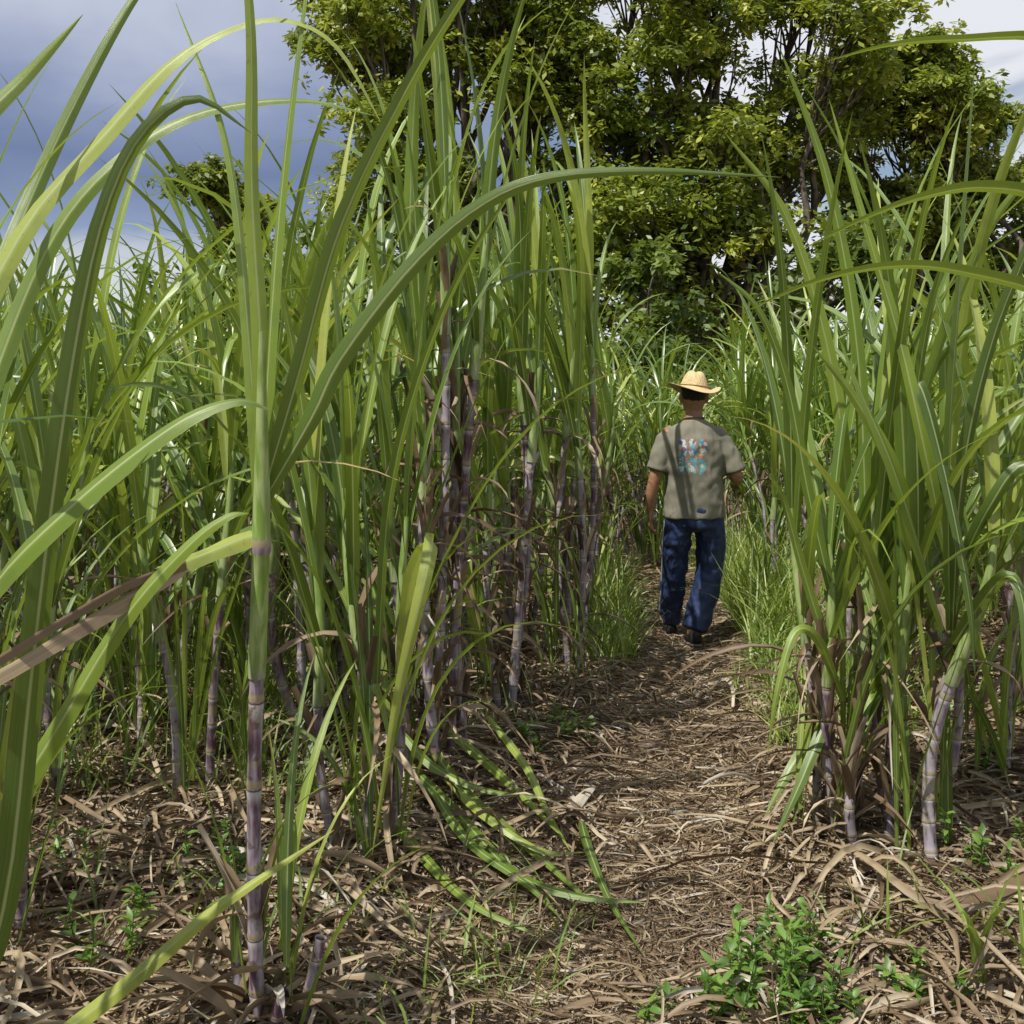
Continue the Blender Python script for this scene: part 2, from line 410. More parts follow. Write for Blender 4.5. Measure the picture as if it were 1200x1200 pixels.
for dx,dy,h in ((-.05,.05,.28),(.09,.02,.22),(.05,-.06,.15)):
    cane_stalk(a,(-.62+dx,2.72+dy,-.02),(-.62+dx*1.6,2.72+dy*1.6,h),.016,.08,0,8,0,.01)
n=26
leafb(a,np.tile([-.62,2.72,.05],(n,1))+R.normal(0,.05,(n,3))*[1,1,.6],R.uniform(0,6.28,n),R.uniform(.2,1.2,n),R.uniform(.6,1.6,n),R.uniform(.2,.5,n),R.uniform(.015,.04,n),8,3,.8,.8,2,np.clip(R.normal(.5,.25,n),0,1),np.zeros(n),None,None,.3)
addobj('sugarcane_plant',a.mesh('sugarcane_plant',MATS))

# plant B : leaves entering from the left edge
a=Acc()
pos,H=cane_stalk(a,(-1.33,2.35,-.02),(-1.25,2.3,.95),.02,.13,.35,12,0,.01)
hleaf(a,[(-1.26,2.3,1.15),(-1.2,2.4,1.62),(-1.1,2.5,1.95),(-.94,2.55,2.17),(-.78,2.58,2.36),(-.62,2.6,2.45),(-.5,2.6,2.45),(-.4,2.6,2.38),(-.3,2.6,2.2)],.055,(.3,-.7,1),.9)
hleaf(a,[(-1.25,2.28,.8),(-1.1,2.15,1.05),(-.94,2.02,1.24),(-.8,2.0,1.375),(-.68,2.0,1.475),(-.575,2.0,1.545),(-.495,2.02,1.57),(-.44,2.05,1.55)],.065,(.1,-.75,.9),.5,-.2)
hleaf(a,[(-1.3,2.33,.3),(-1.18,2.3,.5),(-1.06,2.3,.70),(-.95,2.3,.875),(-.80,2.3,1.12),(-.67,2.3,1.265),(-.59,2.3,1.325),(-.55,2.32,1.33)],.055,(.1,-.8,.7),.65)
hleaf(a,[(-1.3,2.3,.1),(-1.08,2.2,.35),(-1.0,2.2,.60),(-.955,2.2,1.0),(-.915,2.2,1.34),(-.865,2.2,1.68),(-.81,2.2,1.93),(-.74,2.22,2.10),(-.64,2.25,2.18),(-.54,2.3,2.12)],.062,(.9,-1,.05),.0)
hleaf(a,[(-1.25,2.28,1.0),(-1.05,2.0,1.6),(-.9,1.7,1.85),(-.74,1.5,1.93),(-.655,1.5,2.02),(-.58,1.5,2.1)],.045,(.4,-1,.5),.6)
hleaf(a,[(-1.3,2.33,.05),(-1.1,2.4,.10),(-.96,2.4,.205),(-.80,2.4,.33),(-.66,2.4,.45),(-.53,2.4,.54),(-.385,2.4,.635)],.045,(.1,-.8,.8),.95,.08)
hleaf(a,[(-1.25,2.3,1.1),(-1.2,2.5,1.7),(-1.15,2.7,2.1),(-1.0,2.8,2.5),(-.85,2.9,2.8)],.05,(.5,-1,.3),.4)
hleaf(a,[(-1.25,2.3,1.1),(-1.22,2.6,1.6),(-1.12,2.7,1.95),(-.98,2.75,2.15),(-.8,2.8,2.28),(-.55,2.85,2.33),(-.35,2.9,2.30)],.05,(.3,-.8,.6),.5)
crown(a,pos,H,.02,.35,6,True,(1.1,1.5))
drylv(a,pos,H,3,True)
addobj('sugarcane_plant',a.mesh('sugarcane_plant',MATS))

def plant(stalks,til=(),ndry=4,nleaf=8,Lr=(1.1,1.7),spread=.9,extra=None,sh=.5,W=(.038,.062),keep=0):
    a=Acc()
    for b,t,r in stalks:
        pos,H=cane_stalk(a,(*b,-.02),t,r,.115,sh,12,0,.035)
        crown(a,pos,H,r,sh,nleaf,True,Lr,spread=spread,W=W,keep=keep); drylv(a,pos,H,ndry,True)
    for b,n,L in til: tiller(a,(*b,0),n,L,True,keep=keep)
    if extra: extra(a)
    addobj('sugarcane_plant',a.mesh('sugarcane_plant',MATS))
plant([((-1.5,3.1),(-1.5,3.05,.55),.018),((-1.42,3.2),(-1.34,3.15,.75),.018),((-1.6,3.3),(-1.66,3.3,.8),.018)],[((-1.38,3.05),6,(.8,1.6)),((-1.5,3.2),5,(.7,1.4))],3,7,(1.3,1.9),.85)
plant([((-1.95,4.1),(-2.0,4.1,.8),.018),((-1.85,4.2),(-1.8,4.2,.6),.018),((-1.75,4.3),(-1.72,4.3,1.0),.018)],[((-1.85,4.0),6,(.7,1.4)),((-1.7,4.1),5,(.7,1.4))],3,7,(1.2,1.8),.85)
plant([((-1.3,4.3),(-1.38,4.3,.7),.017),((-1.2,4.4),(-1.12,4.3,.85),.018)],[((-1.2,4.2),6,(.6,1.4)),((-1.05,4.3),5,(.7,1.4))],3,7,(1.1,1.6),.9)
def ex(a):
    hleaf(a,[(-.38,3.8,.6),(-.33,3.6,.95),(-.25,3.42,1.12),(-.245,3.3,1.08),(-.28,3.25,.92),(-.33,3.25,.7),(-.37,3.25,.46),(-.41,3.25,.22)],.055,(.5,-1,.3),.95,.02)
    hleaf(a,[(-.45,3.7,.6),(-.40,3.6,1.2),(-.30,3.5,1.6),(-.15,3.4,1.95),(.05,3.3,2.25)],.042,(.8,-1,.1),.3)
plant([((-.50,3.72),(-.52,3.72,.75),.017),((-.43,3.8),(-.38,3.8,.65),.018),((-.60,3.8),(-.66,3.8,.6),.017)],[((-.45,3.6),6,(.9,1.6)),((-.52,3.66),5,(.6,1.3)),((-.38,3.7),4,(.8,1.6))],5,7,(1.2,1.8),.65,ex)
plant([((-.33,4.55),(-.27,4.5,1.90),.020),((-.26,4.62),(-.15,4.6,1.72),.021),((-.38,4.65),(-.40,4.6,1.5),.019),((-.30,4.45),(-.36,4.45,1.2),.022),((-.20,4.75),(-.24,4.7,1.4),.019),((-.42,4.5),(-.48,4.5,.9),.02)],
      [((-.45,4.6),6,(.8,1.5)),((-.5,4.5),6,(.9,1.6))],15,6,(1.1,1.5),.6,None,.5,(.04,.065))
plant([((0.0,5.45),(.10,5.4,1.32),.021),((-.03,5.5),(.05,5.4,1.5),.019),((.04,5.55),(-.03,5.5,1.0),.021),((-.06,5.45),(-.12,5.4,.9),.02)],[((-.12,5.4),6,(.7,1.4))],11,7,(1.1,1.6),.6,keep=-.6)
plant([((.32,6.05),(.30,6.0,1.4),.019),((.36,6.15),(.44,6.1,1.6),.018),((.28,6.1),(.22,6.1,1.0),.02),((.34,6.0),(.36,6.0,1.2),.019)],[((.22,6.0),6,(.6,1.3)),((.35,5.95),5,(.5,1.0))],9,7,(1.1,1.6),.6,keep=-.8)
plant([((.42,7.1),(.40,7.0,1.1),.018),((.50,7.2),(.58,7.1,.9),.018),((.45,7.3),(.42,7.3,.8),.018)],[((.4,7.0),6,(.6,1.3)),((.52,7.0),6,(.6,1.2))],5,7,(1.0,1.4),.7,keep=-.8)
plant([((.60,8.2),(.60,8.2,1.1),.018),((.67,8.3),(.72,8.3,.9),.018)],[((.6,8.1),6,(.6,1.3)),((.7,8.1),6,(.6,1.2))],4,7,(1.0,1.4),.8)
plant([((-.72,5.0),(-.8,5.0,1.0),.018),((-.62,5.1),(-.55,5.0,.8),.018),((-.8,5.1),(-.86,5.1,1.2),.018)],[((-.7,4.9),6,(.8,1.5)),((-.85,4.9),6,(.8,1.5))],4,7,(1.1,1.5),.75)
plant([((-.25,5.9),(-.32,5.9,1.2),.018),((-.15,6.0),(-.10,6.0,1.0),.018),((-.35,6.0),(-.38,6.0,.8),.018)],[((-.2,5.8),7,(.8,1.5))],4,7,(1.1,1.5),.75)
plant([((-.7,6.2),(-.7,6.2,1.0),.018),((-.5,6.4),(-.45,6.4,1.2),.018)],[((-.6,6.1),7,(.8,1.5))],3,7,(1.1,1.5),.8)
plant([((.05,6.9),(.0,6.9,1.1),.018),((.1,7.0),(.16,7.0,.9),.018)],[((.0,6.8),7,(.8,1.5))],3,7,(1.1,1.4),.8)
# right-hand plants
def exr(a):
    hleaf(a,[(1.42,3.6,1.0),(1.3,3.5,1.4),(1.22,3.5,1.75),(1.1,3.5,2.15),(1.0,3.5,2.5)],.045,(-.8,-1,.2),.7)
    hleaf(a,[(1.43,3.65,.9),(1.5,3.5,1.2),(1.6,3.45,1.35),(1.72,3.4,1.2),(1.75,3.4,.9)],.045,(.2,-.8,.6),.1)
    hleaf(a,[(1.38,3.7,.9),(1.25,3.6,1.3),(1.1,3.55,1.55),(.95,3.5,1.72)],.05,(-.4,-1,.4),.75)
    hleaf(a,[(1.36,3.7,.8),(1.3,3.55,1.25),(1.28,3.5,1.6),(1.34,3.45,1.35),(1.4,3.4,.95),(1.42,3.4,.7)],.055,(.1,-1,.2),.0)
    hleaf(a,[(1.43,3.6,.8),(1.42,3.5,1.3),(1.50,3.45,1.75),(1.66,3.4,2.2),(1.75,3.4,2.5)],.055,(.3,-1,.2),.0)
    hleaf(a,[(1.40,3.6,.8),(1.2,3.45,1.3),(1.08,3.4,1.55),(1.0,3.4,1.75)],.055,(.6,-1,.6),.6)
    hleaf(a,[(1.42,3.6,.8),(1.36,3.45,1.4),(1.38,3.4,2.0),(1.42,3.4,2.6)],.05,(.8,-1,.2),.3)
    hleaf(a,[(1.2,3.9,.9),(1.12,3.85,1.6),(.95,3.8,2.15),(.72,3.75,2.45)],.05,(-.6,-1,.3),.75)
    hleaf(a,[(1.25,3.9,.9),(1.2,3.85,1.7),(1.08,3.8,2.3),(.9,3.75,2.75)],.05,(-.6,-1,.3),.5)
    hleaf(a,[(1.3,3.8,.8),(1.36,3.7,1.5),(1.55,3.6,2.1),(1.8,3.55,2.4)],.05,(.5,-1,.4),.6)
    hleaf(a,[(1.42,3.65,.7),(1.5,3.4,1.0),(1.52,3.3,.95),(1.5,3.25,.7)],.05,(.1,-1,.3),.1)
    hleaf(a,[(1.15,3.85,.7),(1.02,3.8,1.2),(.93,3.75,1.6),(.82,3.7,1.85),(.68,3.7,1.98)],.04,(-.6,-1,.3),.4)
    hleaf(a,[(1.12,3.85,.6),(1.0,3.8,.95),(.92,3.75,1.2),(.86,3.7,1.3)],.035,(-.6,-1,.3),.6)
    hleaf(a,[(1.15,3.85,.5),(1.02,3.7,.75),(.93,3.65,.78),(.86,3.6,.6),(.83,3.6,.4)],.035,(-.3,-1,.6),.7)
plant([((1.39,3.66),(1.46,3.6,.72),.021),((1.30,3.80),(1.31,3.75,.65),.019),((1.35,3.95),(1.27,3.9,.8),.018),((1.48,3.9),(1.55,3.9,.8),.018)],[((1.30,3.7),6,(1.0,1.9)),((1.45,3.75),5,(.9,1.8))],4,8,(1.4,1.9),.85,exr,.4,(.035,.06),keep=.4)
plant([((1.15,3.88),(1.10,3.85,.65),.017),((1.22,3.95),(1.24,3.9,.75),.018),((1.10,4.0),(1.05,4.0,.75),.017),((1.18,3.8),(1.2,3.8,.4),.018)],[((1.12,3.8),6,(.7,1.5)),((1.2,4.0),5,(.9,1.7)),((1.02,3.9),6,(.3,.8))],10,7,(1.2,1.7),.85,None,.4,(.035,.055),keep=.7)
plant([((1.62,5.3),(1.6,5.3,.8),.017),((1.70,5.4),(1.77,5.4,1.0),.017)],[((1.6,5.2),6,(.6,1.2)),((1.7,5.3),5,(.7,1.3))],5,6,(.9,1.4),.8,None,.35,keep=.8)
plant([((2.0,4.5),(2.05,4.5,.7),.018),((2.1,4.7),(2.1,4.7,.9),.018)],[((1.95,4.4),6,(.7,1.4)),((2.05,4.6),6,(.7,1.4)),((1.85,4.5),6,(.4,1.0))],4,7,(1.1,1.6),.8,None,.4)
plant([((1.95,5.9),(1.9,5.9,.8),.017),((2.05,6.0),(2.1,6.0,1.0),.017)],[((1.9,5.8),6,(.6,1.3)),((2.1,5.9),5,(.7,1.3))],4,7,(.9,1.4),.8,None,.35,keep=.8)
plant([((2.5,5.4),(2.5,5.4,.8),.017),((2.6,5.5),(2.65,5.5,1.0),.017)],[((2.45,5.3),6,(.6,1.3)),((2.6,5.4),6,(.7,1.3))],4,7,(1.1,1.6),.8,None,.35)
a=Acc()
pos,H=cane_stalk(a,(1.42,1.95,-.02),(1.38,1.95,1.15),.02,.13,.45,12,0,.01)
hleaf(a,[(1.38,1.95,1.3),(1.2,1.98,1.6),(1.0,2.0,1.745),(.82,2.0,1.80),(.69,2.0,1.812),(.55,2.0,1.785),(.41,2.0,1.726)],.038,(.05,-.75,-1.1),.3)
hleaf(a,[(1.38,1.95,1.4),(1.2,2.0,1.8),(.99,2.02,1.93),(.86,2.02,1.957),(.75,2.02,1.94),(.64,2.02,1.9),(.52,2.02,1.84)],.036,(.05,-.75,-1.1),.2)
hleaf(a,[(1.38,1.95,1.5),(1.2,2.0,2.1),(1.0,2.0,2.215),(.8,2.0,2.22),(.68,2.0,2.21),(.56,2.0,2.18)],.03,(.05,-.5,-1.1),.1)
drylv(a,pos,H,3,True)
addobj('sugarcane_plant',a.mesh('sugarcane_plant',MATS))
for (x,y) in ((2.0,1.2),(2.6,2.4),(-2.1,1.0),(-2.5,2.2),(2.9,3.6),(-1.7,-.4),(-2.6,.2),(-1.5,1.3)):
    addobj('clump',variants[int(R.integers(9))],field,(x,y,0),R.uniform(0,6.28),1.)

# ------------------------------------------------------------------ fallen green leaves, grass, weeds
a=Acc()
def gl(pts,W,rnd,mat=0,dry=-.1):
    p=[(x,y,float(hfun(x,y))+z+.015) for x,y,z in pts]; hleaf(a,p,W,(0,-.6,1),rnd,dry,mat,.3,20,.05)
gl([(-.35,4.5,.12),(-.2,4.2,.07),(-.05,3.95,.05),(.12,3.7,.04),(.27,3.4,.03)],.05,.45)
gl([(-.3,4.6,.15),(-.1,4.4,.08),(.05,4.1,.06),(.18,3.85,.05)],.045,.7)
gl([(-.4,4.3,.1),(-.2,4.0,.05),(0,3.6,.05),(.2,3.45,.05),(.42,3.42,.04)],.05,.35)
gl([(-.1,4.6,.2),(.05,4.3,.12),(.12,4.05,.06),(.2,3.8,.03)],.035,.8)
gl([(.25,4.05,.04),(.26,3.8,.05),(.3,3.5,.03),(.37,3.15,.03)],.035,.25)
gl([(-.45,3.9,.1),(-.3,3.65,.05),(-.12,3.35,.05),(.1,3.2,.03)],.04,.55)
gl([(-.25,4.2,.1),(-.1,3.9,.09),(.1,3.75,.06),(.25,3.75,.05)],.035,.85,0,.1)
gl([(-.45,4.4,.2),(-.3,4.25,.12),(-.1,4.15,.07),(.15,4.15,.05)],.04,.5)
gl([(-.3,4.05,.12),(-.15,3.75,.06),(.05,3.5,.05),(.15,3.3,.04)],.035,.4)
gl([(1.9,3.5,.12),(1.5,3.35,.05),(1.25,3.3,.03),(1.1,3.5,.08),(1.0,3.75,.05)],.045,.55,2)
gl([(1.3,3.3,.03),(1.5,3.35,.07),(1.8,3.5,.13),(2.1,3.7,.1)],.04,.2,2)
gl([(.2,4.1,.02),(.28,4.25,.05),(.33,4.35,.04)],.05,.98,2)
gl([(1.15,4.1,.35),(1.0,4.0,.2),(.9,3.95,.05)],.045,.5)
gl([(1.12,3.9,.45),(1.0,3.8,.25),(.88,3.75,.03)],.045,.3)
addobj('fallen_cane_leaves',a.mesh('fallen_cane_leaves',MATS))
a=Acc()
def grass(n,fx,L,W,th=.7,rn=(.5,.2)):
    y,x=fx(n); n=len(x)
    b=np.stack([x,y,hfun(x,y)],-1)
    leafb(a,b,R.uniform(0,6.28,n),R.uniform(.0,th,n),R.uniform(.2,1.5,n),R.uniform(*L,n),R.uniform(*W,n),6,2,0,1.5,0,np.clip(R.normal(*rn,n),0,1))
def edge(n,side,lo,hi,y0,y1):
    y=R.uniform(y0,y1,n); x=xc(y)+side*(lo+np.abs(R.normal(0,hi,n))); return y,x
grass(2400,lambda n:edge(n,1,.36,.4,6.4,9.8),(.15,.75),(.005,.014),.6,(.62,.22))
grass(1000,lambda n:edge(n,1,.40,.35,4.8,6.6),(.1,.4),(.004,.011),.8,(.6,.22))
grass(1300,lambda n:edge(n,-1,.32,.2,6.3,9.8),(.15,.45),(.005,.012),.6,(.6,.22))
def patches(n):
    c=R.uniform([-3.2,3.8],[-.8,7],(60,2)); k=R.integers(0,60,n); p=c[k]+R.normal(0,.12,(n,2)); return p[:,1],p[:,0]
grass(2000,patches,(.2,.75),(.006,.014),.5,(.45,.22))
def tuft(cx,cy,s): return lambda n:(cy+R.normal(0,s,n),cx+R.normal(0,s,n))
for cx,cy,s,n in ((-.12,3.05,.1,40),(.02,3.35,.12,25),(.0,2.95,.1,25),(-.4,2.75,.08,20),(1.6,2.9,.05,16),(1.35,5.6,.15,70),(-1.1,3.3,.2,50),(.3,5.9,.1,30),(-.6,3.3,.12,30),(-.1,5.2,.15,50),(.95,3.1,.1,25),(1.35,3.3,.15,30)):
    grass(n,tuft(cx,cy,s),(.08,.3),(.004,.011),.9)
for cx,cy in ((1.25,2.95),(1.33,2.85)):
    grass(5,tuft(cx,cy,.015),(.25,.55),(.02,.03),.15,(.7,.1))
addobj('grass',a.mesh('grass',MATS))
def weed(cx,cy,h,n,sp):
    a=Acc()
    for k in range(n):
        an=R.uniform(0,6.28); hh=h*R.uniform(.5,1.1); x=cx+R.normal(0,sp);y=cy+R.normal(0,sp);z=float(hfun(x,y))
        P=crv([(x,y,z),(x+.03*math.cos(an),y+.03*math.sin(an),z+hh*.5),(x+.25*hh*math.cos(an),y+.25*hh*math.sin(an),z+hh)],9)
        tube(a,P,np.linspace(.0025,.0012,9),np.linspace(0,1,9),5,0,.3,0.)
        m=16; l=R.uniform(.15,1,m)*8; i=np.minimum(l.astype(int),7)
        B=P[i]+(P[i+1]-P[i])*(l-i)[:,None]
        leafb(a,B,R.uniform(0,6.28,m),R.uniform(.6,1.3,m),R.uniform(.1,.7,m),R.uniform(.025,.055,m),R.uniform(.010,.02,m),6,3,.25,1,0,None,np.zeros(m),None,None,.1,'ovate')
    addobj('weed_plant',a.mesh('weed_plant',[M_WEED]))
for q in ((.66,2.92,.22,13,.07),(.82,3.05,.18,9,.06),(.48,2.85,.12,6,.05),(-1.1,3.1,.16,6,.07),(.25,5.1,.14,6,.06),(-.7,4.3,.2,6,.1),(-1.45,3.5,.2,6,.1),(1.75,5.0,.2,8,.12),(2.2,4.4,.25,10,.2),(.74,2.8,.12,8,.06),(1.55,6.4,.3,9,.15),(1.6,3.7,.15,6,.1),(-.95,3.6,.15,6,.1),(.1,4.9,.12,5,.07),(1.0,2.9,.1,5,.06)): weed(*q)

# ------------------------------------------------------------------ trees
def tree(name,base,lobes,trunk_r,mat,per=230,leaf=(.14,.25),fork=3.0,seed=1,nsub=11):
    rg=np.random.default_rng(seed); root=empty(name,base); B=Acc(); Lf=Acc()
    cen=np.mean([l[0] for l in lobes],0); cen=np.array(cen)-np.array(base)
    fk=np.array([cen[0]*.25,0,fork])
    tp=crv([np.array([0,0,-.1]),fk*.5+[.1,0,0],fk],12)
    tube(B,tp,np.linspace(trunk_r,trunk_r*.75,12)*(1+.5*np.exp(-np.linspace(0,6,12))),np.linspace(0,1,12),12,0,.5,0.)
    C=[]
    for c,rad in lobes:
        c=np.array(c)-np.array(base)
        m=crv([fk-[0,0,.3],fk*.6+c*.4+np.array([rg.normal(0,.7),rg.normal(0,.5),-.5]),fk*.3+c*.7+np.array([rg.normal(0,.4),0,-.2]),c+[0,0,-rad*.3]],14)
        tube(B,m,np.linspace(trunk_r*.33,.03,14),np.linspace(0,1,14),7,0,.5,0.)
        for k in range(nsub):
            v=rg.normal(0,1,3); v/=np.linalg.norm(v); v*=rad*rg.uniform(.35,1.0); v[2]=v[2]*.75+.1*rad
            s=c+v; st=m[int(rg.integers(8,13))]
            br=crv([st,(st+s)/2+rg.normal(0,.15,3),s],7)
            tube(B,br,np.linspace(.03,.01,7),np.linspace(0,1,7),4,0,.5,0.)
            C.append((s,rad*rg.uniform(.3,.5)))
    for s,rr in C:
        n=int(per*rg.uniform(.6,1.3))
        tw=rg.normal(0,rr*.6,(max(3,n//14),3))*[1,1,.55]
        k=rg.integers(0,len(tw),n)
        p=s+tw[k]+rg.normal(0,rr*.16,(n,3))
        n_=rg.normal(0,.55,(n,3))+[0,-.15,1.0]; n_/=np.linalg.norm(n_,axis=1,keepdims=True)
        d=rg.normal(0,1,(n,3)); d-=n_*(d*n_).sum(1,keepdims=True); d/=np.linalg.norm(d,axis=1,keepdims=True); d[:,2]-=.25
        e=np.cross(n_,d)
        L=rg.uniform(*leaf,n)[:,None]; W=L*.24
        G=np.empty((n,2,2,3)); G[:,0,0]=p; G[:,0,1]=p+d*L*.5+e*W; G[:,1,0]=p+d*L*.5-e*W; G[:,1,1]=p+d*L
        tint=np.clip(rg.normal(.5,.2,n)+rg.normal(0,.18),0,1)
        Lf.grid(G,np.array([0,1.]),np.tile([0,1.],(n,1)),0,tint,np.zeros(n))
    addobj('trunk_and_limbs',B.mesh(name+'_wood',[M_BARK]),root)
    addobj('foliage',Lf.mesh(name+'_leaves',[mat]),root)
def lob(x0,x1,y0,y1,z0,z1,n,r,seed,shape=True):
    rg=np.random.default_rng(seed); o=[]
    cx=(x0+x1)/2;cz=(z0+z1)/2
    while len(o)<n:
        p=(rg.uniform(x0,x1),rg.uniform(y0,y1),rg.uniform(z0,z1))
        if shape and ((p[0]-cx)/(x1-x0)*2)**2+((p[2]-cz)/(z1-z0)*2)**2>1.2: continue
        if len(o)<n*.7 and any(math.hypot(p[0]-q[0][0],p[2]-q[0][2])<r[0]*.75 for q in o) and rg.uniform()<.8: continue
        o.append((p,rg.uniform(*r)))
    return o
tree('broadleaf_tree',(-1.6,27.5,0),lob(-5.0,2.8,25.5,29,3.0,14.5,40,(1.1,1.7),11),.38,M_TL,seed=1)
tree('broadleaf_tree',(4.6,26.5,0),lob(1.4,8.4,24.5,28,2.6,12.8,38,(1.1,1.7),12),.36,M_TL,seed=2)
tree('broadleaf_tree',(10.4,28,0),lob(8.4,12.8,27,30,2.8,10.0,28,(.9,1.4),13),.28,M_TL,seed=3)
tree('broadleaf_tree',(-8.0,31,0),lob(-8.7,-7.1,30.5,31.5,5.0,7.2,6,(.7,.9),14),.14,M_TL,seed=4,fork=4)
tree('broadleaf_tree',(15.0,30,0),lob(12.8,18,29,31,2.6,7.8,20,(.9,1.5),15),.2,M_TL,seed=5)
tree('shrub_thicket',(3,20,0),lob(-6,12.5,19,21,.5,3.8,50,(.8,1.25),16,False),.08,M_SH,seed=6,fork=.6,per=140,nsub=8)
tree('distant_treeline',(0,75,0),lob(-75,80,70,80,.5,4.2,60,(2.2,3.6),17,False),.2,M_SH,seed=7,fork=.8,per=60,leaf=(.5,1.0),nsub=8)

# ------------------------------------------------------------------ man
M_SKIN=mat_simple('skin',(.30,.155,.09),(.38,.205,.125),40,.5,.001)
M_HAIR=mat_simple('hair',(.012,.010,.009),(.03,.024,.02),90,.6,.003)
M_SHOE=mat_simple('shoe_leather',(.012,.012,.014),(.03,.028,.028),40,.6,.002)
M_SOLE=mat_simple('shoe_sole',(.09,.075,.06),(.16,.14,.12),40,.8,.002)
M_EYE=mat_simple('eye_white',(.6,.58,.55),(.7,.68,.65),10,.3,.0005)
def mat_straw():
    t=NT('woven_straw'); o=t.obj()
    n=t.noise(t.mapping(o,(160,160,60)),1,3); n2=t.noise(o,18,3)
    c=t.mix(t.mr(n,.35,.65),(.46,.33,.16),(.70,.56,.32)); c=t.mix(t.mr(n2,.5,.7,0,.35),c,(.40,.27,.12))
    return t.finish(t.principled(c,.7,.3,t.bump(n,.8,.004)))
def mat_shirt():
    t=NT('shirt_cotton'); o=t.obj()
    x=t.node('ShaderNodeSeparateXYZ'); t.link(o,x.inputs[0]); X,Y,Z=x.outputs
    n=t.noise(t.mapping(o,(1,1,.6)),11,3); f=t.noise(o,250,2)
    c=t.mix(t.mr(n,.3,.7),(.19,.185,.14),(.225,.215,.168))
    vo=t.node('ShaderNodeTexVoronoi'); t.link(t.mapping(o,(1,0,1)),vo.inputs['Vector']); vo.inputs['Scale'].default_value=44
    sx=t.node('ShaderNodeSeparateColor'); t.link(vo.outputs['Color'],sx.inputs[0])
    pal=t.node('ShaderNodeValToRGB'); pal.color_ramp.interpolation='CONSTANT'
    cols=[(0,(.55,.55,.52)),(.20,(.07,.36,.50)),(.38,(.46,.10,.09)),(.48,(.60,.58,.52)),(.60,(.07,.12,.38)),(.74,(.14,.46,.46)),(.90,(.55,.33,.10)),(.95,(.38,.18,.33))]
    r=pal.color_ramp
    while len(r.elements)<len(cols): r.elements.new(.5)
    for e,(p,cc) in zip(r.elements,cols): e.position=p;e.color=(*cc,1)
    t.link(sx.outputs[0],pal.inputs[0])
    u=t.math('DIVIDE',t.math('ADD',X,.120),.185); w=t.math('DIVIDE',t.math('SUBTRACT',Z,1.09),.225)
    def box(s): return t.math('MULTIPLY',t.math('GREATER_THAN',s,0),t.math('LESS_THAN',s,1))
    wob=t.math('MULTIPLY',t.math('SUBTRACT',t.noise(o,60,2),.5),.8)
    fu=t.math('FRACT',t.math('MULTIPLY',u,3)); fw=t.math('FRACT',t.math('MULTIPLY',w,2))
    def cell(q,h): return t.mr(t.math('ABSOLUTE',t.math('ADD',t.math('SUBTRACT',q,.5),wob)),h-.05,h+.05,1,0)
    m=t.math('MULTIPLY',t.math('MULTIPLY',box(u),box(w)),t.math('MULTIPLY',cell(fu,.34),cell(fw,.42)))
    m=t.math('MULTIPLY',m,t.math('LESS_THAN',Y,-.02))
    c=t.mix(t.math('MULTIPLY',m,.85),c,pal.outputs[0])
    h=t.math('ADD',t.noise(t.mapping(o,(1.2,1.2,.5)),7,1,.5,1.0),t.math('MULTIPLY',f,.02))
    return t.finish(t.principled(c,.85,.15,t.bump(h,.6,.04)))
def mat_pants():
    t=NT('pants_nylon'); o=t.obj(); n=t.noise(t.mapping(o,(1.3,1.3,.45)),9,2,.5,1.0)
    c=t.mix(t.mr(n,.3,.7),(.018,.030,.085),(.032,.054,.14))
    return t.finish(t.principled(c,.55,.35,t.bump(n,.7,.04)))
M_STRAW=mat_straw();M_SHIRT=mat_shirt();M_PANTS=mat_pants()
M_STRIPE=mat_simple('stripe_fabric',(.40,.43,.5),(.5,.52,.58),30,.6,.002)
man=empty('walking_man',(1.14,6.95,float(hfun(1.14,6.95))+.008))
